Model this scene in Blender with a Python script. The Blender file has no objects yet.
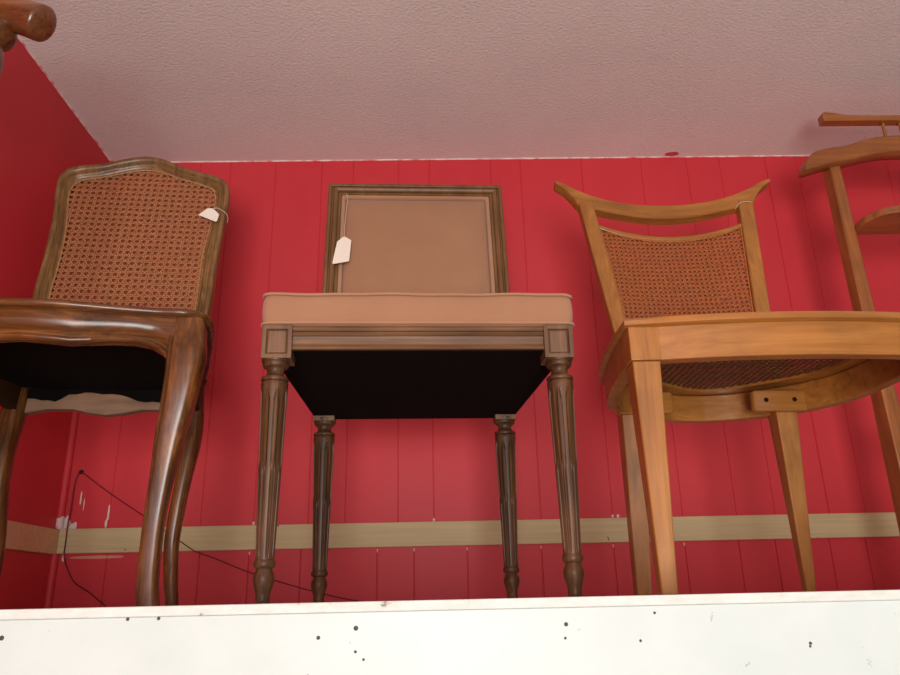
import bpy, bmesh, math, random
from mathutils import Vector, Matrix
random.seed(7)
PI = math.pi
S = 1.70            # height of the shelf top above the floor
CEIL = 1.275         # ceiling above the shelf top
WALL_Y = 2.0
WALL_X = -0.972
col = bpy.context.scene.collection

# ------------------------------------------------------------------ helpers
def tag(o, label=None, cat=None, group=None, kind=None):
    if label: o['label'] = label
    if cat: o['category'] = cat
    if group: o['group'] = group
    if kind: o['kind'] = kind
    return o

def empty(name, loc, rz=0.0):
    o = bpy.data.objects.new(name, None)
    o.location = loc
    o.rotation_euler = (0, 0, math.radians(rz))
    o.empty_display_size = 0.1
    col.objects.link(o)
    return o

def obj(name, bm, mat, parent=None, smooth=True, bevel=0, angle=35):
    bmesh.ops.remove_doubles(bm, verts=bm.verts, dist=1e-6)
    bmesh.ops.recalc_face_normals(bm, faces=bm.faces)
    me = bpy.data.meshes.new(name)
    bm.to_mesh(me); bm.free()
    me.materials.append(mat)
    o = bpy.data.objects.new(name, me)
    col.objects.link(o)
    if parent: o.parent = parent
    if smooth:
        for p in me.polygons: p.use_smooth = True
        me.set_sharp_from_angle(angle=math.radians(angle))
    if bevel:
        m = o.modifiers.new('bevel', 'BEVEL'); m.width = bevel; m.segments = 2
        m.limit_method = 'ANGLE'; m.angle_limit = math.radians(40)
        m.harden_normals = False
    return o

def NB(): return bmesh.new()

def box(bm, x0, x1, y0, y1, z0, z1):
    v = [bm.verts.new((x, y, z)) for z in (z0, z1) for y in (y0, y1) for x in (x0, x1)]
    for f in ((0,2,3,1),(4,5,7,6),(0,1,5,4),(2,6,7,3),(0,4,6,2),(1,3,7,5)):
        bm.faces.new([v[i] for i in f])

def loft(bm, secs, closed=True, cap=True, ring=False):
    """secs: list of equally long point loops"""
    R = [[bm.verts.new(p) for p in s] for s in secs]
    n = len(R[0]); m = len(R)
    for i in range(m if ring else m-1):
        a, b = R[i], R[(i+1) % m]
        for j in range(n if closed else n-1):
            k = (j+1) % n
            bm.faces.new((a[j], a[k], b[k], b[j]))
    if cap and not ring and closed:
        bm.faces.new(R[0][::-1]); bm.faces.new(R[-1])
    return R

def prism(bm, poly, f0, f1):
    """poly: 2D points; f0/f1 map a 2D point to the two 3D faces"""
    loft(bm, [[f0(*p) for p in poly], [f1(*p) for p in poly]])

def lathe(bm, prof, cx=0, cy=0, seg=48, flute=None):
    """prof: (z, r) list; flute(z, ang) -> radius factor"""
    secs = []
    for z, r in prof:
        s = []
        for k in range(seg):
            a = 2*PI*k/seg
            rr = r*(flute(z, a) if flute else 1)
            s.append((cx+rr*math.cos(a), cy+rr*math.sin(a), z))
        secs.append(s)
    loft(bm, secs)

def interp(tab, x):
    if x <= tab[0][0]: return tab[0][1:] if len(tab[0]) > 2 else tab[0][1]
    for a, b in zip(tab, tab[1:]):
        if x <= b[0]:
            t = (x-a[0])/(b[0]-a[0])
            r = [p+(q-p)*t for p, q in zip(a[1:], b[1:])]
            return r if len(r) > 1 else r[0]
    return tab[-1][1:] if len(tab[-1]) > 2 else tab[-1][1]

def catmull(P, n=8, closed=False):
    out = []
    m = len(P); rng = m if closed else m-1
    for i in range(rng):
        if closed: p0, p1, p2, p3 = P[i-1], P[i], P[(i+1) % m], P[(i+2) % m]
        else: p0, p1, p2, p3 = P[max(i-1, 0)], P[i], P[i+1], P[min(i+2, m-1)]
        for k in range(n):
            t = k/n
            out.append(tuple(.5*((2*b)+(-a+c)*t+(2*a-5*b+4*c-d)*t*t+(-a+3*b-3*c+d)*t**3)
                             for a, b, c, d in zip(p0, p1, p2, p3)))
    if not closed: out.append(tuple(P[-1]))
    return out

def tube(bm, path, r, seg=10, rf=None, sy=1.0, up=(0, 1, 0)):
    secs = []; up = Vector(up)
    for i, p in enumerate(path):
        a = Vector(path[max(i-1, 0)]); b = Vector(path[min(i+1, len(path)-1)])
        t = (b-a).normalized()
        n = (up-t*t.dot(up))
        if n.length < 1e-3: n = t.orthogonal()
        n.normalize(); q = t.cross(n)
        rr = rf(i/(len(path)-1)) if rf else r
        secs.append([tuple(Vector(p)+n*rr*sy*math.cos(2*PI*k/seg)+q*rr*math.sin(2*PI*k/seg)) for k in range(seg)])
    loft(bm, secs)

def cane(bm, poly, P, p, w, th=.0007, off=(0, 0), sp=.13):
    """six way caning clipped to the polygon; P(u, w, d) -> 3D"""
    us = [q[0] for q in poly]; ws = [q[1] for q in poly]
    cx, cy = (min(us)+max(us))/2+off[0], (min(ws)+max(ws))/2+off[1]
    R = max(max(us)-min(us), max(ws)-min(ws))
    def line(px, py, dx, dy, wd, d):
        ts = []
        n = len(poly)
        for i in range(n):
            ax, ay = poly[i]; bx, by = poly[(i+1) % n]
            ex, ey = bx-ax, by-ay
            den = dx*ey-dy*ex
            if abs(den) < 1e-12: continue
            t = ((ax-px)*ey-(ay-py)*ex)/den
            s = ((ax-px)*dy-(ay-py)*dx)/den
            if 0 <= s < 1: ts.append(t)
        ts.sort()
        for a, b in zip(ts[::2], ts[1::2]):
            if b-a < .004: continue
            nx, ny = -dy*wd/2, dx*wd/2
            m = max(1, int((b-a)/(p*.5)))
            secs = []
            for k in range(m+1):
                t = a+(b-a)*k/m
                x, y = px+dx*t, py+dy*t
                dd = d+(.0004 if k % 2 else -.0004)
                secs.append([P(x+nx, y+ny, dd-th/2), P(x-nx, y-ny, dd-th/2), P(x-nx, y-ny, dd+th/2), P(x+nx, y+ny, dd+th/2)])
            loft(bm, secs)
    N = int(R/p)+2
    for k in range(-N, N+1):
        for s in (-sp, sp):
            line(cx+(k+s)*p, cy, 0, 1, w, 0)
            line(cx, cy+(k+s)*p, 1, 0, w, .0007)
        q = math.sqrt(.5)
        for m in (0,):
            line(cx+(k+.5)*p*1.0, cy, q, q, w*1.05, .0014)
            line(cx+(k+.5)*p*1.0, cy, q, -q, w*1.05, .0020)

# ------------------------------------------------------------------ materials
def lin(c):
    return tuple((x/255/12.92 if x/255 <= .04045 else ((x/255+.055)/1.055)**2.4) for x in c)+(1,)

class NT:
    def __init__(s, name):
        s.m = bpy.data.materials.new(name); s.m.use_nodes = True
        s.t = s.m.node_tree; s.b = s.t.nodes['Principled BSDF']
        s.tc = s.n('ShaderNodeTexCoord')
    def n(s, k, **kw):
        x = s.t.nodes.new(k)
        for a, b in kw.items():
            if a in x.inputs and not hasattr(x, a): x.inputs[a].default_value = b
            else: setattr(x, a, b)
        return x
    def l(s, a, b): s.t.links.new(a, b)
    def mapping(s, scale=(1, 1, 1), loc=(0, 0, 0), src=None):
        m = s.n('ShaderNodeMapping'); m.inputs['Scale'].default_value = scale; m.inputs['Location'].default_value = loc
        s.l(src or s.tc.outputs['Object'], m.inputs['Vector']); return m.outputs['Vector']
    def noise(s, vec, scale, detail=4, rough=.5, dist=0):
        x = s.n('ShaderNodeTexNoise'); x.inputs['Scale'].default_value = scale
        x.inputs['Detail'].default_value = detail; x.inputs['Roughness'].default_value = rough
        x.inputs['Distortion'].default_value = dist
        s.l(vec, x.inputs['Vector']); return x.outputs['Fac']
    def ramp(s, fac, stops):
        r = s.n('ShaderNodeValToRGB'); e = r.color_ramp.elements
        while len(e) < len(stops): e.new(.5)
        for x, (p, c) in zip(e, stops): x.position = p; x.color = c
        s.l(fac, r.inputs['Fac']); return r.outputs['Color']
    def mix(s, fac, a, b, mode='MIX'):
        x = s.n('ShaderNodeMix'); x.data_type = 'RGBA'; x.blend_type = mode
        for sock, v in ((x.inputs['Factor'], fac), (x.inputs['A'], a), (x.inputs['B'], b)):
            pass
        ins = [i for i in x.inputs if i.enabled]
        for sock, v in zip(ins, (fac, a, b)):
            if hasattr(v, 'is_output'): s.l(v, sock)
            else: sock.default_value = v
        return [o for o in x.outputs if o.enabled][0]
    def math(s, op, a, b=0.0, c=None, clamp=False):
        x = s.n('ShaderNodeMath'); x.operation = op; x.use_clamp = clamp
        for i, v in enumerate((a, b) if c is None else (a, b, c)):
            if hasattr(v, 'is_output'): s.l(v, x.inputs[i])
            else: x.inputs[i].default_value = v
        return x.outputs[0]
    def bump(s, h, strength=.2, dist=.002):
        x = s.n('ShaderNodeBump'); x.inputs['Strength'].default_value = strength; x.inputs['Distance'].default_value = dist
        s.l(h, x.inputs['Height']); s.l(x.outputs[0], s.b.inputs['Normal'])
    def set(s, color=None, rough=.5, spec=.5, coat=0, coat_rough=.1):
        if color is not None:
            if hasattr(color, 'is_output'): s.l(color, s.b.inputs['Base Color'])
            else: s.b.inputs['Base Color'].default_value = color
        if hasattr(rough, 'is_output'): s.l(rough, s.b.inputs['Roughness'])
        else: s.b.inputs['Roughness'].default_value = rough
        s.b.inputs['Specular IOR Level'].default_value = spec
        s.b.inputs['Coat Weight'].default_value = coat
        s.b.inputs['Coat Roughness'].default_value = coat_rough
    def blob(s, c, r, scale=60, amt=.6, axes='XZ'):
        """mask: 1 inside a ragged blot centred at c (object coordinates)"""
        sx = s.n('ShaderNodeSeparateXYZ'); s.l(s.tc.outputs['Object'], sx.inputs[0])
        a = s.math('DIVIDE', s.math('SUBTRACT', sx.outputs[axes[0]], c[0]), r[0])
        b = s.math('DIVIDE', s.math('SUBTRACT', sx.outputs[axes[1]], c[1]), r[1])
        d = s.math('SQRT', s.math('ADD', s.math('MULTIPLY', a, a), s.math('MULTIPLY', b, b)))
        nz = s.noise(s.tc.outputs['Object'], scale, 3)
        d = s.math('ADD', d, s.math('MULTIPLY', s.math('SUBTRACT', nz, .5), amt*2))
        return s.math('LESS_THAN', d, 1.0)

def wood(name, dark, mid, light, axis='Z', scale=1, rough=.35, coat=.2, blotch=.35, spec=.5):
    w = NT(name)
    st = {'X': (1.2, 22, 22), 'Y': (22, 1.2, 22), 'Z': (22, 22, 1.2)}[axis]
    v = w.mapping(tuple(k*scale for k in st))
    n1 = w.noise(v, 3, 6, .6, .6)
    n2 = w.noise(w.mapping(tuple(k*scale*3.2 for k in st)), 4, 3, .6)
    f = w.math('ADD', w.math('MULTIPLY', n1, .75), w.math('MULTIPLY', n2, .25))
    c = w.ramp(f, [(.3, lin(dark)), (.52, lin(mid)), (.72, lin(light))])
    big = w.noise(w.mapping((1, 1, 1)), 9, 3, .55)
    k = w.ramp(big, [(.3, (1-blotch, 1-blotch, 1-blotch, 1)), (.7, (1.1, 1.08, 1.05, 1))])
    c = w.mix(1.0, c, k, 'MULTIPLY')
    w.set(c, w.math('ADD', w.math('MULTIPLY', n2, .18), rough-.09), spec, coat, .18)
    w.bump(f, .12, .0012)
    return w.m

def mk_fabric(name, c1, c2):
    w = NT(name)
    wx = w.n('ShaderNodeTexWave'); wx.bands_direction = 'X'; wx.inputs['Scale'].default_value = 260
    wz = w.n('ShaderNodeTexWave'); wz.bands_direction = 'Z'; wz.inputs['Scale'].default_value = 260
    for q in (wx, wz): w.l(w.tc.outputs['Object'], q.inputs['Vector'])
    wv = w.math('ADD', w.math('MULTIPLY', wx.outputs['Fac'], .5), w.math('MULTIPLY', wz.outputs['Fac'], .5))
    n = w.noise(w.mapping((3, 3, 3)), 3, 4, .5)
    f = w.math('ADD', w.math('MULTIPLY', n, .8), w.math('MULTIPLY', wv, .2))
    c = w.ramp(f, [(.25, lin(c1)), (.75, lin(c2))])
    w.set(c, .85, .2)
    w.b.inputs['Sheen Weight'].default_value = .25
    fold = w.noise(w.mapping((30, 6, 4)), 1.5, 3, .5)
    w.bump(w.math('ADD', w.math('MULTIPLY', wv, .15), fold), .35, .004)
    return w.m

def plain(name, c, rough=.5, spec=.5, metal=0, nz=.08, sc=80):
    w = NT(name)
    n = w.noise(w.mapping(), sc, 3)
    a = lin(c); d = tuple(x*(1-nz*2) for x in a[:3])+(1,)
    w.set(w.ramp(n, [(.3, d), (.7, a)]), rough, spec)
    w.b.inputs['Metallic'].default_value = metal
    return w.m

M = {}
# dark polished walnut (left chair)
for ax in 'XYZ':
    M['walnut'+ax] = wood('polished walnut '+ax, (52, 28, 13), (112, 67, 31), (168, 106, 48), ax, .7, .27, .08, .55, .38)
    M['greywood'+ax] = wood('greyed walnut '+ax, (86, 58, 36), (122, 88, 58), (148, 112, 76), ax, .9, .46, .05, .3)
    M['fruit'+ax] = wood('honey fruitwood '+ax, (140, 88, 36), (170, 112, 50), (190, 132, 64), ax, .7, .36, .25, .16)
    M['beech'+ax] = wood('reddish beech '+ax, (126, 74, 36), (158, 96, 48), (178, 116, 62), ax, .8, .4, .15, .2)
for ax in 'XZ':
    M['stand'+ax] = wood('brown and orange turned wood '+ax, (70, 38, 22), (120, 72, 38), (176, 104, 52), ax, .8, .3, .3, .4)
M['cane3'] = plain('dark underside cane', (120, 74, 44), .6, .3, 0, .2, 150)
M['framewood'] = wood('brown frame wood', (98, 66, 36), (122, 86, 50), (142, 104, 66), 'Z', .6, .5, .05, .2)
M['legwood'] = wood('dark fluted leg wood', (52, 33, 19), (96, 64, 38), (136, 96, 60), 'Z', .9, .46, .04, .4, .35)
M['cane_red'] = plain('reddish cane', (196, 116, 66), .5, .3, 0, .2, 150)
M['walnut'+'Y'] = wood('dull walnut with painted side shade', (40, 24, 13), (62, 38, 20), (82, 52, 28), 'Y', .8, .5, 0, .3, .15)  # side rail walnut darkened, shade of the sides put into the colour
M['backwood'] = wood('worn walnut back frame', (92, 64, 34), (134, 98, 56), (164, 128, 80), 'Z', 1.2, .4, .15, .25)
M['rough'] = wood('dusty raw wood', (108, 80, 60), (150, 114, 88), (172, 136, 108), 'X', 1, .8, 0, .3)
M['fabric'] = mk_fabric('peach tan woven fabric', (164, 121, 90), (174, 130, 98))
M['welt'] = mk_fabric('peach tan welt', (168, 125, 93), (184, 140, 106))
M['cane'] = plain('cane', (200, 140, 94), .5, .3, 0, .2, 150)
M['cane2'] = plain('aged cane', (182, 118, 76), .5, .3, 0, .2, 150)
M['black'] = plain('black dust cloth', (17, 13, 11), .95, .1, 0, .2, 200)
M['tagpaper'] = plain('cream tag paper', (250, 240, 222), .7, .3, 0, .02)
M['string'] = plain('cotton string', (226, 200, 180), .8, .2)
M['brass'] = plain('brass', (212, 178, 92), .3, .5, .9)
M['hole'] = plain('dark hole', (38, 22, 14), .9, .1)
M['nail'] = plain('rusty nail', (84, 76, 70), .6, .3)
M['cable'] = plain('dark red cable', (116, 32, 38), .5, .3)

def wall_mat(name, stains=True):
    w = NT(name)
    n = w.noise(w.mapping((1, 1, .5)), 3.5, 5, .6)
    c = w.ramp(n, [(.3, lin((202, 52, 60))), (.7, lin((211, 58, 65)))])
    fine = w.noise(w.mapping(), 260, 3, .6)
    if stains:
        white = lin((226, 206, 200))
        for cc, r, amt in (((-.958, .207), (.016, .016), .9), ((-.935, .197), (.011, .012), .8),
                           ((-.852, .205), (.003, .012), .5), ((-.849, .23), (.0025, .02), .8),
                           ((-.925, .27), (.002, .02), .9), ((-.915, .255), (.0015, .018), .8),
                           ((-.948, .121), (.004, .01), .5)):
            c = w.mix(w.blob(cc, r, 90, amt), c, white)
        c = w.mix(w.blob((-.862, .1215), (.07, .0038), 40, .35), c, lin((220, 150, 128)))
        c = w.mix(w.blob((-.934, .338), (.007, .006), 90, .4), c, lin((40, 12, 14)))
        for cx in (-.48, -.155, -.061, .075, .265, .451, .635):
            c = w.mix(w.blob((cx, .1235), (.0022, .0045), 90, .4), c, lin((236, 190, 160)))
        for cx in (-.009, .456, .47, -.474):
            c = w.mix(w.blob((cx, .1975), (.003, .0045), 90, .8), c, white)
    w.set(c, w.math('ADD', w.math('MULTIPLY', n, .2), .42), .35)
    w.bump(w.math('ADD', fine, w.math('MULTIPLY', n, 2)), .12, .001)
    return w.m
M['wall'] = wall_mat('red wall paint')
M['wall_plain'] = wall_mat('red wall paint side', False)

w = NT('textured ceiling')
n1 = w.noise(w.mapping((1, 1.25, 1)), 120, 4, .6, .3); n2 = w.noise(w.mapping(), 2.2, 4, .6)
c = w.ramp(n2, [(.3, lin((230, 226, 220))), (.7, lin((240, 236, 230)))])
c = w.mix(w.blob((.735, 1.985), (.022, .012), 30, .5, 'XY'), c, lin((206, 92, 98)))
w.set(c, .9, .15); w.bump(n1, .6, .0035); M['ceiling'] = w.m

w = NT('caulk'); w.set(w.ramp(w.noise(w.mapping(), 30, 4), [(.35, lin((226, 120, 120))), (.55, lin((246, 226, 216)))]), .6, .3); M['caulk'] = w.m

w = NT('white paint')
n = w.noise(w.mapping((1, 1, 1)), 5, 5, .6)
c = w.ramp(n, [(.3, lin((204, 220, 213))), (.7, lin((219, 233, 227)))])
sp = w.noise(w.mapping((1, 1, 1), (3, 1, 2)), 46, 4, .7)
c = w.mix(w.math('MULTIPLY', w.math('GREATER_THAN', sp, .70), .5), c, lin((150, 142, 128)))
w.set(c, .45, .4); w.bump(w.noise(w.mapping((1, 1, 1)), 25, 5, .6), .12, .003); M['white'] = w.m

w = NT('chipped white edge')
n = w.noise(w.mapping((1, 1, 2)), 34, 5, .7)
c = w.ramp(n, [(.30, lin((120, 108, 92))), (.36, lin((214, 222, 210))), (.7, lin((230, 240, 232)))])
w.set(c, .6, .3); w.bump(n, .5, .003); M['whiteedge'] = w.m

w = NT('bare tan batten')
n = w.noise(w.mapping((1.5, 1, 40)), 3, 5, .6)
c = w.ramp(n, [(.3, lin((196, 176, 128))), (.7, lin((212, 192, 148)))])
c = w.mix(w.math('GREATER_THAN', w.noise(w.mapping(), 60, 2), .76), c, lin((130, 100, 70)))
w.set(c, .6, .3); M['batten'] = w.m
M['battenside'] = plain('tan batten side', (226, 186, 140), .6, .3)
M['floor'] = plain('brown floor', (120, 96, 76), .6, .3, 0, .1, 6)

# ------------------------------------------------------------------ room
def grooved(bm, xs, x0, x1, z0, z1, y, depths):
    """a panel face with V grooves at xs, 12 mm thick"""
    prof = [(x0, y)]
    for x, (d, hw) in zip(xs, depths):
        prof += [(x-hw, y), (x-hw*.35, y+d), (x+hw*.35, y+d), (x+hw, y)]
    prof += [(x1, y), (x1, y+.10), (x0, y+.10)]
    loft(bm, [[(a, b, z0) for a, b in prof], [(a, b, z1) for a, b in prof]])

upper = [-.845, -.702, -.61, -.474, -.334, -.239, -.102, -.009, .178, .269, .456, .639, .78, .882, 1.024, 1.121, 1.221, 1.40, 1.54, 1.63, 1.77, 1.86, 2.04, 2.13]
lower = [-.838, -.746, -.605, -.48, -.349, -.155, -.061, .075, .265, .451, .635, .775, .87, 1.011, 1.106, 1.29, 1.38, 1.52, 1.70, 1.79, 1.93, 2.11]
bm = NB()
grooved(bm, upper, WALL_X-.1, 2.6, .16, CEIL+.02, WALL_Y, [(.0035, .0032) if k in (14,) else (.0018, .0017) for k in range(len(upper))])
grooved(bm, lower, WALL_X-.1, 2.6, -S, .16, WALL_Y, [(.003, .0022)]*len(lower))
wb = obj('wall_back', bm, M['wall'], None, smooth=False); wb.location = (0, 0, S); tag(wb, kind='structure')
bm = NB(); box(bm, WALL_X-.1, WALL_X, -2.6, WALL_Y+.1, -S, CEIL+.02)
wl = obj('wall_left', bm, M['wall_plain'], None, smooth=False); wl.location = (0, 0, S); tag(wl, kind='structure')
bm = NB(); box(bm, WALL_X-.1, 2.6, -2.6, WALL_Y+.1, CEIL, CEIL+.1)
ce = obj('ceiling', bm, M['ceiling'], None, smooth=False); ce.location = (0, 0, S); tag(ce, kind='structure')
bm = NB(); box(bm, WALL_X-.1, 2.6, -2.6, WALL_Y+.1, -.1, 0)
tag(obj('floor', bm, M['floor'], None, smooth=False), kind='structure')
# caulk beads at the ceiling
def bead(name, a, b, r, up=(0, 1, 0)):
    n = 240; pts = []
    a, b = Vector(a), Vector(b)
    for i in range(n+1):
        p = a.lerp(b, i/n)
        pts.append((p.x, p.y, p.z+random.uniform(-.0003, .0003)))
    bm = NB(); rs = [r*random.uniform(.8, 1.3) for _ in range(n+1)]
    tube(bm, pts, r, 6, lambda t: rs[int(round(t*n))], up=up)
    return tag(obj(name, bm, M['caulk'], None), kind='structure')
bead('trim_1', (WALL_X, WALL_Y-.001, S+CEIL-.001), (2.5, WALL_Y-.001, S+CEIL-.001), .0022)
bead('trim_2', (WALL_X+.001, -1.0, S+CEIL-.001), (WALL_X+.001, WALL_Y, S+CEIL-.001), .0028, (0, 0, 1))
# battens covering the panel joint
bm = NB(); box(bm, WALL_X+.001, 2.6, WALL_Y-.010, WALL_Y+.004, .131, .192)
o = obj('trim_3', bm, M['batten'], None, bevel=.0015); o.location = (0, 0, S); tag(o, kind='structure')
bm = NB(); box(bm, WALL_X-.001, WALL_X+.010, 1.2, WALL_Y-.010, .129, .190)
o = obj('trim_4', bm, M['battenside'], None, bevel=.0015); o.location = (0, 0, S); tag(o, kind='structure')
# quarter round in the corner, slightly bowed
bm = NB()
tube(bm, [(WALL_X+.004, WALL_Y-.006, .192), (WALL_X+.004, WALL_Y-.006, .35), (WALL_X+.002, WALL_Y-.006, .56), (WALL_X+.001, WALL_Y-.004, CEIL)], .010, 12)
tube(bm, [(WALL_X+.004, WALL_Y-.006, -S), (WALL_X+.004, WALL_Y-.006, .131)], .010, 12)
o = obj('trim_5', bm, M['wall'], None); o.location = (0, 0, S); tag(o, kind='structure')

# ------------------------------------------------------------------ shelf
FY = .93
sh = empty('shelf', (0, 0, S)); tag(sh, 'long white painted shelf with chipped front edge carrying the chairs', 'shelf')
bm = NB(); box(bm, WALL_X, 2.6, FY, WALL_Y, -.0115, 0)
obj('deck_board', bm, M['whiteedge'], sh, bevel=.0012)
bm = NB(); box(bm, WALL_X, 2.6, FY+.0012, FY+.020, -.42, -.0116)
obj('front_board', bm, M['white'], sh, bevel=.001)
k = FY
for x, z, r in [(-.385, -.0145, .0022), (-.347, -.0145, .0022), (-.536, -.033, .003), (-.149, -.041, .0024), (-.103, -.031, .003), (-.103, -.058, .0018),
                (-.093, -.067, .0016), (.158, -.032, .0026), (.156, -.048, .0017), (.249, -.053, .0017), (.27, -.021, .0017), (.459, -.064, .0015), (.46, -.0605, .002)]:
    bm = NB(); lathe(bm, [(0, r*k), (.0008, r*k*.9), (.0012, r*k*.3)], seg=14)
    bmesh.ops.transform(bm, matrix=Matrix.Translation((x*k, FY+.0012, z*k)) @ Matrix.Rotation(PI/2, 4, 'X'), verts=bm.verts)
    obj('nail_head', bm, M['nail'], sh)
# ------------------------------------------------------------------ cables
def cable(path, label, r=.0022):
    pts = catmull([(x, y, z+S) for x, y, z in path], 8)
    bm = NB(); tube(bm, pts, r, 8)
    o = obj('cable', bm, M['cable'], None); tag(o, label, 'cable', 'thin cables on the red wall'); return o
Y = WALL_Y-.004; YB = WALL_Y-.0135
cable([(-.929, Y, .3365), (-.849, Y, .28), (-.761, Y, .224), (-.715, YB, .196), (-.698, YB, .184), (-.646, YB, .150), (-.610, YB, .128), (-.565, Y, .112), (-.474, Y, .076), (-.347, Y, .037), (-.25, Y, .012), (-.2, Y, .0025)],
      'thin dark cable running diagonally down the red wall from a nail hole', .0013)
cable([(-.938, Y, .334), (-.943, Y, .315), (-.944, Y-.002, .287), (-.943, Y-.004, .241), (-.943, YB, .200), (-.942, YB, .165), (-.941, YB, .125), (-.932, Y, .093), (-.910, Y, .061), (-.874, Y, .039), (-.848, Y, .020), (-.824, Y, .0025)],
      'loose dark cable dropping across the batten beside the wall corner', .0017)

# ------------------------------------------------------------------ chair B: left, cane back, cabriole legs
def smooth_tab(tab, n):
    z = [t[0] for t in tab]
    P = catmull(tab, n)
    return P

def cabriole(tab, sgn, top_round=3.2, bead_edge=True):
    """tab rows: (z, u, v, halfwidth u, halfwidth v)"""
    bm = NB(); secs = []
    for z, u, v, hu, hv in catmull(tab, 7):
        s = []
        N = 72
        for k in range(N):
            a = 2*PI*k/N+PI/4*0
            ca, sa = math.cos(a), math.sin(a)
            e = 2/top_round
            x = abs(ca)**e*(1 if ca > 0 else -1); y = abs(sa)**e*(1 if sa > 0 else -1)
            f = 1.0
            if bead_edge:
                # moulded bead along the inner front edge
                da = (math.degrees(a) % 360)
                g = abs(da-236)
                if g < 9: f = .88
            s.append((sgn*(u+hu*x*f), v+hv*y*f, z))
        secs.append(s)
    loft(bm, secs)
    return bm

def chair_left():
    t = empty('cane_back_chair', (-.63, 1.115, S), 6)
    tag(t, 'dark walnut chair with curved legs, arched cane back and black cloth under its seat', 'chair', None)
    zt = .4425
    # front legs
    ftab = [(0, .2190, .004, .0155, .0155), (.03, .2150, .006, .0145, .0145), (.067, .2137, .008, .0145, .0145), (.12, .2145, .008, .0148, .0148), (.179, .2200, .004, .0165, .0165), (.239, .2270, -.002, .0205, .0200),
            (.284, .2340, -.006, .0235, .0230), (.33, .2390, -.008, .0258, .0250), (.37, .2410, -.006, .0285, .0270), (.405, .2370, .008, .0275, .0270), (.434, .2350, .013, .0265, .0260)]
    for s in (1, -1):
        obj('leg', cabriole(ftab, s, 3.8), M['walnutZ'], t)
    rtab = [(0, .164, .405, .0120, .0125), (.05, .1585, .400, .0130, .013), (.111, .1555, .392, .0140, .014), (.17, .1600, .388, .0145, .016), (.237, .1670, .388, .0155, .018),
            (.30, .1720, .392, .0200, .021), (.345, .1715, .398, .0225, .023), (.40, .1680, .404, .0230, .024), (.44, .1660, .408, .0220, .022)]
    for s in (1, -1):
        rt = rtab if s > 0 else [(a, b+.008, c_, d_, e_) for a, b, c_, d_, e_ in rtab]
        obj('leg', cabriole(rt, s, 2.6, False), M['walnutZ'], t)
    # rails: section swept along a plan curve
    def rail(path, bot, name, mat, prof=None, seg=10):
        P = catmull(path, seg); bm = NB(); secs = []
        L = len(P)-1
        prof = prof or [(-.022, .90), (-.003, .90), (.0, .80), (.0025, .62), (.001, .46), (-.004, .32), (-.0085, .24), (-.0075, .18), (-.001, .14), (.0005, .09), (-.001, .03), (-.004, .0), (-.022, 0)]
        for i, (u, v) in enumerate(P):
            a = Vector(P[max(i-1, 0)]); b = Vector(P[min(i+1, L)]); d = (b-a).normalized()
            nx, ny = d.y, -d.x       # outward for a path running left to right along the front
            zb = interp(bot, i/L)
            s = []
            for o_, h in prof:
                z = zb+(zt-zb)*h
                s.append((u+nx*o_, v+ny*o_, z))
            secs.append(s)
        loft(bm, secs)
        return obj(name, bm, mat, t, angle=50)
    fb = [(0, .335), (.12, .340), (.145, .356), (.175, .374), (.205, .384), (.25, .388), (.30, .387), (.38, .380), (.5, .384), (.62, .380), (.70, .387), (.75, .388), (.795, .384), (.825, .374), (.855, .356), (.88, .340), (1, .335)]
    rail([(-.258, .012), (-.235, -.010), (-.19, -.0145), (-.13, -.024), (-.06, -.038), (0, -.043), (.06, -.038), (.13, -.024), (.19, -.0145), (.235, -.010), (.258, .012)], fb, 'front_rail', M['walnutX'], seg=20)
    sb = [(0, .360), (.15, .372), (.3, .384), (.6, .386), (.85, .378), (1, .372)]
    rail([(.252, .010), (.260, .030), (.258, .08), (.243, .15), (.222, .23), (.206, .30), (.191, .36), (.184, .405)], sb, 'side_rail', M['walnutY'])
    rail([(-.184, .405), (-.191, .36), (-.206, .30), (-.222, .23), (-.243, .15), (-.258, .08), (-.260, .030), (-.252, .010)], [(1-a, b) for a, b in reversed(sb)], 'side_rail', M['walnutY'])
    rb = [(0, .372), (.15, .381), (.3, .381), (.4, .3735), (.5, .3695), (.6, .3735), (.72, .381), (.85, .381), (1, .372)]
    bm = NB(); secs = []
    for i in range(41):
        q = i/40; u = -.160+.320*q; zb = interp(rb, q)
        secs.append([(u, .394, zb), (u, .416, zb), (u, .416, zt-.01), (u, .394, zt-.01)])
    loft(bm, secs); obj('rear_rail', bm, M['rough'], t)
    # rounded lip running round the top of the seat frame
    plan_ = catmull([(-.256, .004), (-.235, -.012), (-.19, -.0145), (-.13, -.024), (-.06, -.038), (0, -.043), (.06, -.038), (.13, -.024), (.19, -.0145), (.235, -.012), (.256, .004), (.260, .030), (.255, .08), (.241, .15), (.224, .23), (.208, .30), (.192, .36), (.182, .400), (.10, .412), (0, .414), (-.10, .412), (-.182, .400), (-.192, .36), (-.208, .30), (-.224, .23), (-.241, .15), (-.255, .08), (-.260, .030)], 5, True)
    bm = NB(); secs = []
    for i, (u, v) in enumerate(plan_):
        a = Vector(plan_[i-1]); b = Vector(plan_[(i+1) % len(plan_)]); d = (b-a).normalized(); nx, ny = d.y, -d.x
        secs.append([(u+nx*o_, v+ny*o_, z) for o_, z in ((-.020, .4325), (.003, .4325), (.0060, .4340), (.0085, .4370), (.0090, .4410), (.0075, .4440), (.003, .4460), (-.020, .4460))])
    loft(bm, secs, ring=True); obj('seat_lip', bm, M['walnutX'], t, angle=60)
    # seat pad, low in the frame
    bm = NB()
    out = [(-.238, .01), (-.13, -.003), (0, -.013), (.13, -.003), (.238, .01), (.243, .08), (.215, .22), (.17, .385), (-.17, .385), (-.215, .22), (-.243, .08)]
    out = catmull(out, 5, True)
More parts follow.
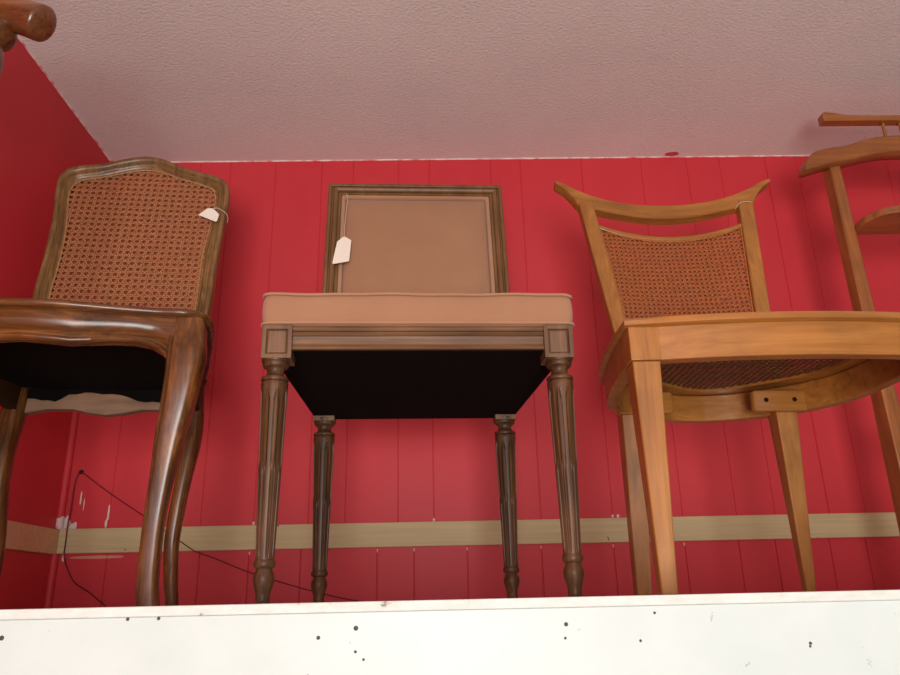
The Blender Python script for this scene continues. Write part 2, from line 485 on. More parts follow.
    cxy = (0, .18)
    secs = []
    for zz, k in ((.432, .98), (.440, .975), (.448, .92), (.452, .75), (.454, .4), (.455, .05)):
        secs.append([(cxy[0]+(x-cxy[0])*k, cxy[1]+(y-cxy[1])*k, zz) for x, y in out])
    loft(bm, secs); obj('seat_pad', bm, M['fabric'], t)
    # black cloth under the seat, torn at the rear edge
    bm = NB()
    sheet = [(x*.985, .18+(y-.18)*.985) for x, y in out]
    loft(bm, [[(x, y, .4225) for x, y in sheet], [(x, y, .4245) for x, y in sheet]])
    rag = [(-.158, .402), (-.14, .4015), (-.125, .398), (-.112, .3985), (-.1, .396), (-.09, .401), (-.0755, .411), (-.06, .4115), (-.045, .4155), (-.031, .4155), (-.01, .412), (.01, .413), (.03, .410), (.045, .405), (.06, .3985), (.075, .396), (.09, .3975), (.107, .3956), (.13, .399), (.158, .400)]
    secs = [[(u, .3915, z), (u, .3935, z), (u, .3935, .4235), (u, .3915, .4235)] for u, z in rag]
    loft(bm, secs)
    obj('dust_cover', bm, M['black'], t, smooth=False)
    # backrest
    s_, v0, z0 = .22, .415, .45
    nn = Vector((0, -1, s_)).normalized()
    def P(u, z, d=0): return tuple(Vector((u, v0+s_*(z-z0), z))+nn*d)
    outp = [(-.176, .445), (-.192, .56), (-.2035, .6522), (-.2045, .7358), (-.2100, .8555), (-.2200, .93), (-.2240, .985), (-.2085, 1.0164), (-.1744, 1.0290), (-.1247, 1.0373), (-.0853, 1.0535), (-.0399, 1.066), (.0080, 1.0615), (.0586, 1.0385), (.1092, 1.0220), (.1559, 1.0075), (.1787, .9814), (.1840, .9367), (.1816, .8742), (.1780, .7904), (.1765, .7106), (.1770, .64), (.172, .56), (.166, .445)]
    inp = [(-.145, .445), (-.162, .56), (-.1715, .6532), (-.1710, .7286), (-.1745, .8162), (-.1846, .891), (-.1925, .9459), (-.184, .976), (-.1678, .9885), (-.1227, .9999), (-.0806, 1.0149), (-.0357, 1.0272), (.0090, 1.0250), (.0550, 1.0062), (.1050, .9905), (.1360, .978), (.1479, .9618), (.1520, .9301), (.1481, .8559), (.1431, .7888), (.1422, .7178), (.1445, .64), (.141, .56), (.136, .445)]
    O_ = catmull(outp, 5); I_ = catmull(inp, 5)
    prof = [(0, -.012), (0, .006), (.05, .011), (.14, .0135), (.28, .0135), (.38, .0105), (.44, .0065), (.52, .0065), (.58, .0095), (.68, .0100), (.78, .0065), (.84, .0025), (.97, .0015), (1, -.002), (1, -.012)]
    bm = NB(); loft(bm, [[P(o_[0]+(i_[0]-o_[0])*a, o_[1]+(i_[1]-o_[1])*a, d) for a, d in prof] for o_, i_ in zip(O_, I_)])
    obj('back_frame', bm, M['backwood'], t, angle=50)
    bm = NB(); secs = []
    for q in range(2):
        u = (-.150, .142)[q]
        secs.append([P(u, .50, -.010), P(u, .535, -.010), P(u, .535, .008), P(u, .50, .008)])
    loft(bm, secs); obj('lower_back_rail', bm, M['backwood'], t, bevel=.003)
    inner = [(o_[0]+(i_[0]-o_[0])*.93, o_[1]+(i_[1]-o_[1])*.93) for o_, i_ in zip(O_, I_) if i_[1] > .53]
    inner = [p for p in inner]
    bm = NB(); cane(bm, inner, lambda u, z, d: P(u, z, d), .0157, .0014)
    obj('cane_panel', bm, M['cane'], t, smooth=False)
    bm = NB(); cane(bm, inner, lambda u, z, d: P(u, z, -d-.0125), .0157, .0013, off=(.0040, .003))
    obj('cane_panel', bm, M['cane2'], t, smooth=False)
    # binding cane lying over the drilled holes
    ip = [(i_[0]*.985+o_[0]*.015, i_[1]) for o_, i_ in zip(O_, I_)]
    bm = NB()
    tube(bm, [P(o_[0]+(i_[0]-o_[0])*1.03, o_[1]+(i_[1]-o_[1])*1.03, .0025) for o_, i_ in zip(O_, I_) if i_[1] > .55], .0018, 6)
    obj('cane_binding', bm, M['cane'], t)
    return t, P

# ------------------------------------------------------------------ chair A: middle, upholstered, fluted legs
def chair_middle():
    t = empty('upholstered_side_chair', (-.027, 1.161, S), 2.5)
    tag(t, 'square backed chair with peach tan padded seat and slender fluted legs', 'chair')
    prof = [(0, .0085), (.002, .0098), (.006, .0100), (.010, .0096), (.016, .0105), (.024, .0128), (.031, .0145), (.037, .0146), (.042, .0130), (.046, .0112), (.048, .0108),
            (.050, .0140), (.053, .0150), (.057, .0150), (.060, .0138), (.0605, .0128)]
    for i in range(41): prof.append((.062+(.322-.062)*i/40, .0130+(.0198-.0130)*i/40))
    prof += [(.326, .0200), (.3285, .0190), (.330, .0175), (.3305, .0198), (.3335, .0205), (.3360, .0195), (.337, .0165), (.341, .0130), (.345, .0122), (.349, .0130), (.352, .0150), (.3525, .0172), (.355, .0192), (.358, .0196), (.361, .0192), (.3615, .0205), (.364, .0212), (.366, .0212)]
    def fl(z, a):
        if z < .0625 or z > .3215: return 1
        c = 0
        if z > .195:
            e = min(1, (.3135-z)/.0015, (z-.195)/.01)
            if e <= 0: return 1
            # wide flute holding a slim rod
            k = (8*a/(2*PI)) % 1; k = abs(k-.5)*2     # 0 at flute centre, 1 between flutes
            g = 0
            km = .62*math.sqrt(max(0, min(1, (.312-z)/.014)))
            if k < km: g = -.26 if k > km*.55 else -.09
            return 1+g*e
        k = (8*a/(2*PI)) % 1; k = abs(k-.5)*2
        g = -.10*(1-min(1, abs(k-.32)/.16)**2)
        e = min(1, (z-.0625)/.006, (.195-z)/.01)
        return 1+min(0, g)*max(0, e)
    for x, y, k in ((-.2265, 0, 1.05), (.2285, 0, 1.05), (-.1905, .418, 1.10), (.1925, .418, 1.10)):
        bm = NB(); lathe(bm, [(z, r*k) for z, r in prof], x, y, 240, fl)
        obj('leg', bm, M['legwood'], t, angle=40)
    # corner blocks with a sunk square panel
    def block(cx, cy, h, d, zb, zt, recess=True):
        bm = NB()
        f = [(cx-h, zb), (cx+h, zb), (cx+h, zt), (cx-h, zt)]
        yf = cy-d
        def rect(x0, x1, z0, z1, y): return [(x0, y, z0), (x1, y, z0), (x1, y, z1), (x0, y, z1)]
        secs = [rect(cx-h, cx+h, zb, zt, cy+d), rect(cx-h, cx+h, zb, zt, yf)]
        if recess:
            q = .0065
            secs += [rect(cx-h+q, cx+h-q, zb+q, zt-q, yf), rect(cx-h+q+.001, cx+h-q-.001, zb+q+.001, zt-q-.001, yf+.0045),
                     rect(cx-h+q+.0035, cx+h-q-.0035, zb+q+.0035, zt-q-.0035, yf+.0018)]
        loft(bm, secs)
        return obj('corner_block', bm, M['greywoodZ'], t, bevel=.0006, smooth=False)
    block(-.2235, 0, .0235, .023, .3635, .4185); block(.2265, 0, .0235, .023, .3635, .4185)
    block(-.1905, .418, .022, .022, .3600, .4185, False); block(.1925, .418, .022, .022, .3600, .4185, False)
    # front rail with mouldings
    yp = [(-.011, .3795), (-.0165, .3795), (-.0180, .3815), (-.0165, .3850), (-.0130, .3885), (-.0125, .3980), (-.0130, .4020), (-.0165, .4025), (-.0185, .4045), (-.0165, .4070), (-.0125, .4075), (-.0125, .4095), (-.0170, .4100), (-.0190, .4125), (-.0190, .4150), (-.0170, .4185), (.012, .4185), (.012, .3795)]
    bm = NB(); loft(bm, [[(x, a, b) for a, b in yp] for x in (-.2005, .2035)])
    obj('front_rail', bm, M['greywoodX'], t, angle=30)
    for s, xf, xr in ((-1, -.226, -.2015), (1, .229, .2035)):
        bm = NB()
        loft(bm, [[(xf-.012, .022, .3795), (xf+.012, .022, .3795), (xf+.012, .022, .4185), (xf-.012, .022, .4185)],
                  [(xr-.012, .396, .3795), (xr+.012, .396, .3795), (xr+.012, .396, .4185), (xr-.012, .396, .4185)]])
        obj('side_rail', bm, M['greywoodY'], t, bevel=.001)
    bm = NB(); box(bm, -.169, .171, .408, .431, .3722, .4185); obj('rear_rail', bm, M['greywoodX'], t, bevel=.001)
    bm = NB()
    dc = [(-.198, -.010), (.2015, -.010), (.214, .023), (.240, .023), (.214, .395), (.170, .395), (.170, .428), (-.168, .428), (-.168, .395), (-.212, .395), (-.235, .023), (-.211, .023)]
    loft(bm, [[(x, y, .3775-.019*max(0, y)) for x, y in dc], [(x, y, .3793-.019*max(0, y)) for x, y in dc]])
    obj('dust_cover', bm, M['black'], t, smooth=False)
    # seat cushion
    def outline(g, r=.018):
        c = [(-.2505+g, -.024+g), (.2545-g, -.024+g), (.222-g, .430-g), (-.219+g, .430-g)]
        pts = []
        for i in range(4):
            p = Vector(c[i]); a = Vector(c[i-1]); b = Vector(c[(i+1) % 4])
            da = (a-p).normalized(); db = (b-p).normalized()
            for k in range(6):
                q = k/5
                p1 = p+da*r; p2 = p+db*r
                pts.append(tuple(p1*(1-q)**2+p*2*q*(1-q)+p2*q*q))
            for k in range(1, 24):
                e = b+(p-b).normalized()*r
                pts.append(tuple((p+db*r).lerp(e, k/24)))
        return pts
    bm = NB(); secs = []
    rr = random.Random(3)
    base = outline(0)
    wob = [.0012*math.sin(i*.55)+.0008*math.sin(i*1.3+1) for i in range(len(base))]
    for z, g in ((.4185, .004), (.421, .0015), (.430, -.0005), (.445, -.0015), (.460, -.0008), (.468, .0010), (.4715, .0035), (.478, .03), (.484, .08), (.487, .14), (.488, .19)):
        ol = outline(g)
        secs.append([(x, y+(wob[i] if z < .47 else 0), z+(wob[i]*.7 if z > .44 else 0)) for i, (x, y) in enumerate(ol)])
    loft(bm, secs)
    cu = obj('seat_cushion', bm, M['fabric'], t, angle=60)
    for z in (.4215, .4705):
        ol = outline(-.0008)
        pts = [(x, y+wob[i], z+(wob[i] if z > .44 else wob[i]*.3)) for i, (x, y) in enumerate(ol)]; pts.append(pts[0])
        bm = NB(); tube(bm, pts, .0024, 8, up=(0, 0, 1)); obj('piping', bm, M['welt'], cu)
    # back
    s_, v0, z0 = .17, .43, .45
    nn = Vector((0, -1, s_)).normalized()
    def P(u, z, d=0): return tuple(Vector((u*1.026, v0+s_*(z*1.026-z0), z*1.026))+nn*d)
    cxo = .007
    def rect(hu, zt, zb): return [(cxo-hu, zb), (cxo-hu, zt), (cxo+hu, zt), (cxo+hu, zb)]
    prof = [(0, -.014), (0, .007), (.002, .0095), (.0075, .0100), (.0090, .0085), (.0092, .0030), (.0120, .0030), (.0130, .0085), (.0155, .0120), (.0200, .0130), (.0235, .0110), (.0250, .0080), (.0252, .0030), (.0275, .0030), (.0280, .0060), (.0310, .0060), (.033, .002), (.033, -.014)]
    bm = NB(); secs = []
    HU, ZT, ZB = .2125, .9697, .50
    for (sx, sz) in ((-1, 0), (-1, 1), (1, 1), (1, 0)):
        secs.append([P(cxo+sx*(HU-a), (ZT-a) if sz else ZB+a*1.2, d) for a, d in prof])
    loft(bm, secs, ring=True)
    fr = obj('back_frame', bm, M['framewood'], t, angle=25)
    for sx in (-1, 1):
        bm = NB(); u0, u1 = cxo+sx*.2125, cxo+sx*.1795
        loft(bm, [[P(u0, ZB+.02, -.014), P(u1, ZB+.02, -.014), P(u1, ZB+.02, .004), P(u0, ZB+.02, .004)],
                  [(.007+sx*.212, .438, .405), (.007+sx*.176, .438, .405), (.007+sx*.176, .418, .405), (.007+sx*.212, .418, .405)]])
        obj('stile', bm, M['greywoodZ'], t, bevel=.002)
    # padded panel and its welt
    bm = NB(); secs = []
    def rr_(hu, zt, zb, d, r=.012):
        pts = []
        for cx_, cz_, a0 in ((cxo+hu-r, zb+r, -90), (cxo+hu-r, zt-r, 0), (cxo-hu+r, zt-r, 90), (cxo-hu+r, zb+r, 180)):
            for k in range(6):
                a = math.radians(a0+18*k); pts.append(P(cx_+r*math.cos(a), cz_+r*math.sin(a), d))
        return pts
    for g, d in ((0, -.010), (0, -.003), (.003, .0005), (.009, .004), (.02, .0085), (.035, .0125), (.055, .016), (.08, .0185), (.11, .020), (.15, .0208)):
        secs.append(rr_(.1695-g, .9265-g, .545+g, d, max(.0015, .008-g*.05)))
    loft(bm, secs); obj('back_panel', bm, M['fabric'], t, angle=60)
    bm = NB()
    loft(bm, [rr_(h, zt, zb, d, .004) for h, zt, zb, d in ((.1800, .9372, .533, -.008), (.1800, .9372, .533, .002), (.1785, .9357, .535, .0045), (.1720, .9292, .541, .0045), (.1702, .9274, .543, .001), (.1702, .9274, .543, -.008))], cap=False, ring=True)
    obj('welt_border', bm, M['welt'], t, angle=50)
    return t, P

# ------------------------------------------------------------------ chair C: right, yoke crest, cane back and seat
def chair_right():
    t = empty('yoke_back_chair', (.545, 1.30, S), 0)
    tag(t, 'honey coloured wooden chair with upswept yoke crest rail, cane back and rounded cane seat', 'chair')
    # plan outline of the seat
    def off(y): return .007*min(1, max(0, (y+.20)/.2))
    def plan(g=0):
        h = [(.2485, -.212), (.2515, -.150), (.2520, -.08), (.2490, -.01), (.2410, .05), (.2230, .11), (.184, .165), (.125, .210), (.065, .232), (0, .240)]
        side = [( a-g*min(1, a/.12), b-(g if b > 0 else 0)*min(1, max(0, b)/.15)) for a, b in h]
        side[0] = (h[0][0]-g, h[0][1]+g); 
        right = catmull(side, 5)
        front = [(x, -.212+g-.024*(1-(x/(.2485-g))**2)) for x in [(-.2485+g)+(2*(.2485-g))*k/20 for k in range(1, 20)]]
        return [(x+off(y), y) for x, y in right]+[(-x+off(y), y) for x, y in reversed(right[:-1])]+front
    # seat rails: hoop for side and rear, front rail of its own
    def rim(bm, ins, rows):
        """rows: (outset, z); inner side at inset ins"""
        pass
    o0 = plan(0); n = len(o0)
    def pair(g1, g2): return plan(g1), plan(g2)
    # hoop rail (without the front)
    a, b = pair(.004, .026)
    nh = n-19
    bm = NB()
    secs = []
    for i in range(nh):
        secs.append([(a[i][0], a[i][1], .337), (a[i][0], a[i][1], .3905), (b[i][0], b[i][1], .3905), (b[i][0], b[i][1], .337)])
    loft(bm, secs); obj('hoop_rail', bm, M['fruitX'], t, bevel=.002, angle=50)
    # front rail
    bm = NB(); secs = []
    for k in range(25):
        x = -.204+.408*k/24
        y = -.211-.024*(1-(x/.2485)**2)+.004
        zb = .3365
        secs.append([(x, y, zb), (x, y, .3905), (x, y+.024, .3905), (x, y+.024, zb)])
    loft(bm, secs); obj('front_rail', bm, M['fruitX'], t, bevel=.0015, angle=50)
    # seat frame on top with the cane opening
    outer = plan(-.005); mid = plan(.056)
    outer2 = plan(-.002); inn = plan(.058)
    bm = NB()
    secs = []
    for i in range(n):
        secs.append([(outer2[i][0], outer2[i][1], .3905), (outer[i][0], outer[i][1], .3925), (outer[i][0], outer[i][1], .3995), (outer2[i][0], outer2[i][1], .4035), (mid[i][0], mid[i][1], .4035), (inn[i][0], inn[i][1], .4010), (inn[i][0], inn[i][1], .3905)])
    loft(bm, secs, ring=True)
    obj('seat_frame', bm, M['fruitX'], t, angle=40)
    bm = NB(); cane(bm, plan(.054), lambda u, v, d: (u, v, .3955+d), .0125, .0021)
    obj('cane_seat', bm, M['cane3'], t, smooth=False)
    # front legs
    def leg(cx, cy, top, foot, ztop, fx=0, fy=0, mat='fruitZ'):
        bm = NB(); secs = []
        for i in range(11):
            q = i/10; z = ztop*q; h = foot+(top-foot)*q
            x = cx+fx*(1-q); y = cy+fy*(1-q)
            secs.append([(x-h, y-h, z), (x+h, y-h, z), (x+h, y+h, z), (x-h, y+h, z)])
        loft(bm, secs); return obj('leg', bm, M[mat], t, bevel=.002, smooth=True)
    for s in (-1, 1):
        cx = s*.2245
        leg(cx, -.192, .0215, .0115, .336)
        bm = NB(); loft(bm, [[(cx-.0235, -.2155, .3365), (cx+.0235, -.2155, .3365), (cx+.0235, -.170, .3365), (cx-.0235, -.170, .3365)],
                             [(cx-.0235, -.2155, .3905), (cx+.0235, -.2155, .3905), (cx+.0235, -.170, .3905), (cx-.0235, -.170, .3905)]])
        obj('corner_block', bm, M['fruitZ'], t, bevel=.0015)
    leg(-.158, .160, .0225, .0145, .380, -.002, .035)
    leg(.146, .160, .0225, .0095, .380, .0105, .035)
    # screw brackets in front of the rear legs
    for cx in (-.135, .132):
        bm = NB()
        secs = []
        for x, e in ((cx-.056, .004), (cx-.050, 0), (cx+.048, 0), (cx+.056, .005)):
            secs.append([(x, .125+e, .335+e), (x, .142, .335), (x, .142, .377), (x, .125+e, .377-e)])
        loft(bm, secs); br = obj('corner_bracket', bm, M['fruitX'], t, bevel=.003)
        for dx in (-.030, .026):
            bm = NB(); lathe(bm, [(0, .0045), (.001, .0045), (.0012, .002)], seg=16)
            bmesh.ops.transform(bm, matrix=Matrix.Translation((cx+dx, .1252, .357)) @ Matrix.Rotation(PI/2, 4, 'X'), verts=bm.verts)
            obj('screw_hole', bm, M['hole'], br)
    # backrest
    s_, v0, z0, c0 = .20, .200, .42, .010
    nn = Vector((0, -1, s_)).normalized()
    def P(u, z, d=0): return tuple(Vector((u, v0+s_*(z-z0), z))+nn*d)
    def edge(z): return .1595+.106*(z-.42)      # outer half width
    for s in (-1, 1):
        bm = NB(); secs = []
        for i in range(13):
            z = .355+(.888-.355)*i/12
            ho = edge(z); wd = .032+.004*(z-.4)
            dp = .014
            if z < .42: vs = P(0, z, 0)[1]-.018*((.42-z)/.065)
            else: vs = P(0, z, 0)[1]
            uo, ui = c0+s*ho, c0+s*(ho-wd)
            secs.append([(uo, vs-dp, z), (uo, vs+dp, z), (ui, vs+dp, z), (ui, vs-dp, z)])
        loft(bm, secs); obj('stile', bm, M['fruitZ'], t, bevel=.003)
    # crest rail: yoke, curved in elevation and in plan
    top = [(-.2605, .9425), (-.2350, .9340), (-.2150, .9230), (-.1940, .9150), (-.1600, .9030), (-.11, .8925), (-.0500, .8860), (0, .8845), (.0500, .8860), (.11, .8925), (.1600, .9030), (.1940, .9150), (.2150, .9230), (.2350, .9340), (.2605, .9425)]
    bot = [(-.2590, .9320), (-.2380, .9180), (-.2200, .8950), (-.2060, .8740), (-.1700, .8680), (-.11, .8560), (-.0500, .8475), (0, .8455), (.0500, .8475), (.11, .8560), (.1700, .8680), (.2060, .8740), (.2200, .8950), (.2380, .9180), (.2590, .9320)]
    T = catmull(top, 4); B = catmull(bot, 4)
    bm = NB(); secs = []
    for a_, b_ in zip(T, B):
        u = (a_[0]+b_[0])/2
        bow = .026*(1-(u/.26)**2)-.008
        th = .0145
        f = []
        for (q, zz), dd in (((0, 0), th-.003), ((.06, 0), th), ((.94, 0), th), ((1, 0), th-.003), ((1, 0), -th+.003), ((.94, 0), -th), ((.06, 0), -th), ((0, 0), -th+.003)):
            uu = b_[0]+(a_[0]-b_[0])*q; z_ = b_[1]+(a_[1]-b_[1])*q
            f.append(P(c0+uu, z_, dd-bow))
        secs.append(f)
    loft(bm, secs); obj('crest_rail', bm, M['fruitX'], t, angle=28)
    # rail framing the cane at the top, and the one low down
    def cross(zc, h, sag, name):
        bm = NB(); secs = []
        hw = edge(zc)-.031
        for i in range(21):
            q = -1+2*i/20; u = c0+q*hw; z = zc-sag*(1-q*q)
            bow = .012*(1-q*q)
            secs.append([P(u, z-h, .009-bow), P(u, z-h, -.011-bow), P(u, z+h, -.011-bow), P(u, z+h, .009-bow)])
        loft(bm, secs); return obj(name, bm, M['fruitX'], t, bevel=.0025, angle=50)
    cross(.8145, .0060, .029, 'cane_top_rail')
    cross(.470, .012, 0, 'cane_lower_rail')
    # thin inner frame carrying the cane
    poly = []
    zl = .482
    poly.append((c0-(edge(zl)-.0325), zl)); 
    for i in range(21):
        q = -1+2*i/20; zt_ = .8095
        poly.append((c0+q*(edge(zt_)-.0335), zt_-.029*(1-q*q)))
    poly.append((c0+(edge(zl)-.0325), zl))
    def PB(u, z, d):
        q = (u-c0)/.165
        return P(u, z, d+.003-.012*(1-q*q))
    bm = NB(); cane(bm, poly, PB, .0108, .0013, .0006, sp=.15)
    obj('cane_panel', bm, M['cane_red'], t, smooth=False)
    bm = NB(); cane(bm, poly, lambda u, z, d: PB(u, z, -d-.0095), .0108, .0013, .0006, off=(.0035, .0025), sp=.15)
    obj('cane_panel', bm, M['cane2'], t, smooth=False)
    bm = NB()
    k = 1.0
    bp = [PB(c0+(u-c0)*.985, z-(.003 if z > .7 else -.002), .0035) for u, z in poly]
    tube(bm, bp, .0018, 6); obj('cane_binding', bm, M['cane_red'], t)
    return t, P

# ------------------------------------------------------------------ valet stand, right
def valet():
    t = empty('valet_stand', (1.19, 1.70, S), 0)
    tag(t, 'reddish wooden valet stand with hanger bar, cut off by the right edge of the picture', 'valet stand')
    c = .037
    for s in (-1, 1):
        bm = NB(); x = c+s*.173
        loft(bm, [[(x+s*.0135, 0, 1.07), (x-s*.0135, 0, 1.07), (x-s*.0135, .030, 1.07), (x+s*.0200, .030, 1.07)], [(x+s*.011, 0, .65), (x-s*.022, 0, .65), (x-s*.022, .040, .65), (x+s*.011, .040, .65)], [(x+s*.004, 0, .36), (x-s*.032, 0, .36), (x-s*.032, .054, .36), (x+s*.004, .054, .36)], [(x, 0, .012), (x-s*.030, 0, .012), (x-s*.030, .060, .012), (x, .060, .012)]]); obj('upright', bm, M['beechZ'], t, bevel=.0025)
        bm = NB()
        poly = [(-.09, 0), (.055, 0), (.055, .016), (.045, .028), (-.02, .030), (-.09, .012)]
        prism(bm, poly, lambda a, b: (x-.017, .015+a, b), lambda a, b: (x+.017, .015+a, b)); obj('foot', bm, M['beechY'], t, bevel=.003)
    top = [(-.268, 1.030), (-.262, 1.048), (-.247, 1.068), (-.228, 1.082), (-.19, 1.092), (-.145, 1.0985), (-.10, 1.113), (-.055, 1.1235), (0, 1.127)]
    bot = [(-.268, 1.026), (-.258, 1.0265), (-.240, 1.032), (-.215, 1.040), (-.18, 1.0485), (-.145, 1.054), (-.10, 1.0655), (-.055, 1.075), (0, 1.078)]
    def full(tb): return tb+[(-a, b) for a, b in reversed(tb[:-1])]
    T = catmull(full(top), 5); B = catmull(full(bot), 5)
    bm = NB(); secs = []
    for (a, za), (b, zb) in zip(T, B):
        e = .0035
        v0, v1 = -.026, .020
        secs.append([(c+b, v0+e, zb), (c+b, v1-e, zb), (c+b, v1, zb+min(e, (za-zb)/3)), (c+a, v1, za-min(e, (za-zb)/3)), (c+a, v1-e, za), (c+a, v0+e, za), (c+a, v0, za-min(e, (za-zb)/3)), (c+b, v0, zb+min(e, (za-zb)/3))])
    loft(bm, secs); obj('hanger', bm, M['beechX'], t, angle=50)
    # small bar on brass capped pegs
    bt = [(-.187, .024), (-.181, .027), (-.165, .0265), (-.12, .0185), (-.06, .0165), (0, .016)]
    T = catmull(full(bt), 4); bm = NB(); secs = []
    for a, h in T:
        z0 = 1.1790
        secs.append([(c+a, -.016, z0), (c+a, .010, z0), (c+a, .010, z0+h), (c+a, -.016, z0+h)])
    loft(bm, secs); obj('tie_bar', bm, M['beechX'], t, bevel=.0025)
    for x in (.014, .060):
        bm = NB(); lathe(bm, [(1.115, .0045), (1.1725, .0040)], x, -.004, 14); pg = obj('peg', bm, M['beechZ'], t)
        bm = NB(); lathe(bm, [(1.1705, .0045), (1.1725, .0060), (1.1765, .0060), (1.1790, .0045)], x, -.004, 16); obj('brass_cap', bm, M['brass'], pg)
    # small tray between the uprights
    bm = NB()
    plan = catmull([(-.152, .020), (-.157, -.015), (-.152, -.055), (-.128, -.090), (-.08, -.104), (0, -.106), (.08, -.104), (.128, -.090), (.152, -.055), (.157, -.015), (.152, .020)], 5)
    bm = NB(); loft(bm, [[(c+a, b, .860) for a, b in plan], [(c+a, b, .8785) for a, b in plan]])
    obj('tray', bm, M['beechX'], t, bevel=.002, angle=50)
    bm = NB(); box(bm, c-.151, c+.151, .006, .024, .30, .33); obj('stretcher', bm, M['beechX'], t, bevel=.002)
    return t

# ------------------------------------------------------------------ turned stand, top left
def turned_stand():
    t = empty('turned_stand', (-.71, 1.0, S), 0)
    tag(t, 'turned wooden stand whose rounded brown arm juts in at the top left corner', 'stand')
    bm = NB(); lathe(bm, [(0, .055), (.008, .058), (.014, .050), (.02, .03), (.03, .02)], 0, 0, 40); obj('base', bm, M['stand'+'X'], t)
    bm = NB(); lathe(bm, [(.022, .019), (.10, .014), (.30, .016), (.55, .018), (.70, .016), (.76, .020), (.80, .024), (.826, .0250), (.846, .0235), (.855, .020), (.859, .020), (.862, .024), (.870, .032), (.880, .037), (.892, .036), (.902, .030), (.910, .022), (.925, .018)], 0, 0, 40)
    obj('post', bm, M['stand'+'Z'], t)
    path = catmull([(-.22, 0, .915), (-.12, 0, .923), (-.05, 0, .928), (-.015, -.002, .926), (.030, -.006, .913), (.068, -.010, .898), (.092, -.012, .886)], 6)
    def rf(q):
        r = .0235+.008*q
        if q > .93: r *= math.sqrt(max(.02, 1-((q-.93)/.075)**2))
        if q < .03: r *= .6
        return r
    bm = NB(); tube(bm, path, .025, 20, rf, .9)
    obj('arm', bm, M['stand'+'X'], t, angle=60)
    return t

# ------------------------------------------------------------------ price tags
def price_tag(pts, thick, string, label, matrix_of):
    """pts and string in the local frame of a chair whose matrix is given"""
    Mx = matrix_of
    c = sum((Vector(p) for p in pts), Vector())/len(pts)
    t = empty('price_tag', Mx @ Vector(pts[0]))
    tag(t, label, 'price tag', 'paper price tags tied to the chairs')
    off = t.location
    W = [Mx @ Vector(p)-off for p in pts]
    nrm = (W[1]-W[0]).cross(W[2]-W[0]).normalized()*thick/2
    bm = NB(); loft(bm, [[tuple(p+nrm) for p in W], [tuple(p-nrm) for p in W]])
    obj('card', bm, M['tagpaper'], t, smooth=False)
    pp = catmull([tuple(Mx @ Vector(p)-off) for p in string], 8)
    bm = NB(); tube(bm, pp, .0008, 6); obj('string', bm, M['string'], t)
    return t

B, PB_ = chair_left()
A, PA_ = chair_middle()
C, PC_ = chair_right()
valet(); turned_stand()
bpy.context.view_layer.update()
mA, mB, mC = (o.matrix_world.copy() for o in (A, B, C))

d = .0235
price_tag([PA_(u, z, d) for u, z in [(-.1600, .8000), (-.1615, .8000), (-.1765, .7850), (-.1850, .7260), (-.1830, .7235), (-.1485, .7310), (-.1470, .7335), (-.1440, .7890)]], .0008,
          [PA_(-.1605, .794, d+.0008), PA_(-.1608, .822, d), PA_(-.1590, .87, .0215), PA_(-.1575, .905, .0155), PA_(-.1580, .925, .0085), PA_(-.1600, .9345, .0075), PA_(-.162, .938, .0065)],
          'cream paper tag hanging on a string over the padded tan backrest', mA)
d = .016
price_tag([PB_(u, z, d) for u, z in [(.152, .9025), (.139, .9025), (.1225, .8840), (.1205, .8810), (.1620, .8630), (.1655, .8650), (.1680, .8850)]], .0008,
          [PB_(.151, .898, d+.001), PB_(.156, .901, .019), PB_(.163, .9015, .019), PB_(.175, .896, .0165), PB_(.1835, .8915, .011), PB_(.186, .888, 0), PB_(.183, .885, -.0135)],
          'cream paper tag tied to the right side of the arched cane back', mB)
uo = .010+.1595+.106*(.86-.42)
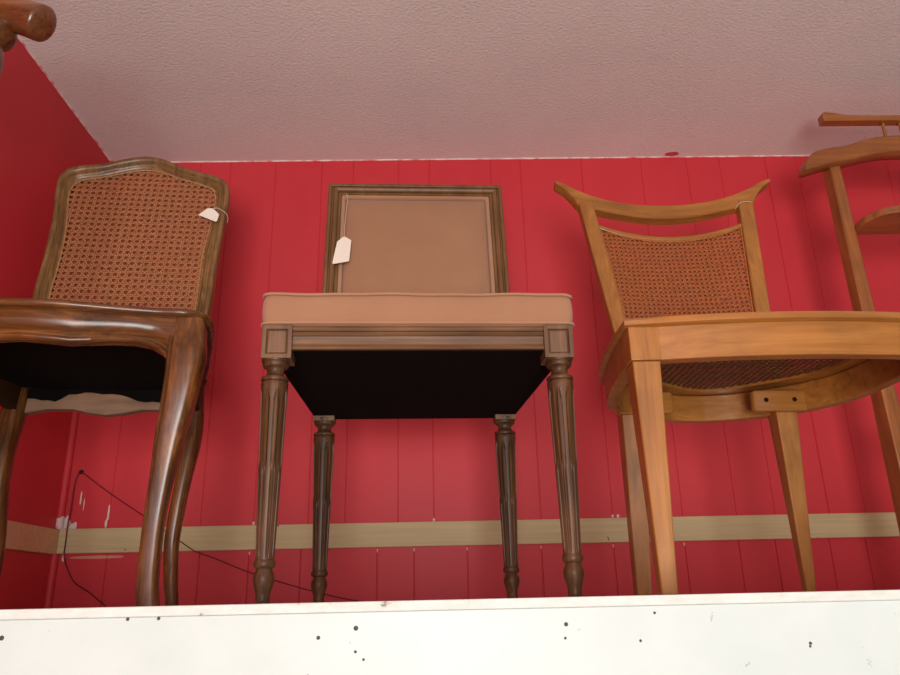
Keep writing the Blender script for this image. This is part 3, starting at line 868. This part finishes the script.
price_tag([PC_(u, z, dd) for u, z, dd in [(uo+.0035, .859, -.012), (uo+.0075, .855, -.016), (uo+.0095, .832, -.020), (uo+.0050, .8285, -.015), (uo+.0018, .850, -.010)]], .0008,
          [PC_(uo+.003, .855, -.010), PC_(uo+.0025, .866, -.004), PC_(uo+.0015, .8745, .010), PC_(uo-.008, .8765, .0158), PC_(uo-.020, .876, .0160), PC_(uo-.032, .873, .0155), PC_(uo-.0385, .868, .008), PC_(uo-.040, .866, 0)],
          'small white tag looped around the right upright below the upswept crest rail', mC)

# ------------------------------------------------------------------ light
def area(name, loc, target, sx, sy, power, color):
    l = bpy.data.lights.new(name, 'AREA'); l.shape = 'RECTANGLE'; l.size = sx; l.size_y = sy
    l.energy = power; l.color = color
    o = bpy.data.objects.new(name, l); o.location = loc
    d = Vector(target)-Vector(loc); o.rotation_euler = d.to_track_quat('-Z', 'Y').to_euler()
    col.objects.link(o); return o
area('daylight_through_shop_window', (.08, -2.4, S-.58), (.1, 2.0, S+.35), 1.1, 1.1, 84, (1.0, .97, .93))
area('shop_interior_fill', (.0, -1.9, S+.25), (.2, 2.0, S+.3), 1.2, .6, 27, (.93, .96, 1.0))  # fill lamp added as interior bounce, lifts the lower wall
wd = bpy.data.worlds.new('world'); bpy.context.scene.world = wd; wd.use_nodes = True
wd.node_tree.nodes['Background'].inputs[0].default_value = (.93, .92, .92, 1)
wd.node_tree.nodes['Background'].inputs[1].default_value = .18

# ------------------------------------------------------------------ camera
f_px = 754.0
roll = math.atan(.0222); p_ = math.atan(263*math.cos(roll)/f_px); yaw = math.radians(1.23)
fw = Vector((math.sin(yaw)*math.cos(p_), math.cos(yaw)*math.cos(p_), math.sin(p_)))
r0 = Vector((math.cos(yaw), -math.sin(yaw), 0)); u0 = r0.cross(fw)
R_ = r0*math.cos(roll)-u0*math.sin(roll); U_ = u0*math.cos(roll)+r0*math.sin(roll)
cam = bpy.data.cameras.new('camera'); co = bpy.data.objects.new('camera', cam); col.objects.link(co)
mw = Matrix((R_, U_, -fw)).transposed().to_4x4(); mw.translation = (0, 0, S-.001); co.matrix_world = mw
cam.sensor_width = 36; cam.lens = f_px*36/900; cam.clip_start = .02
sc = bpy.context.scene; sc.camera = co
sc.view_settings.view_transform = 'Standard'; sc.view_settings.look = 'None'
sc.view_settings.gamma = 1; sc.view_settings.use_curve_mapping = False
sc.view_settings.exposure = -.06
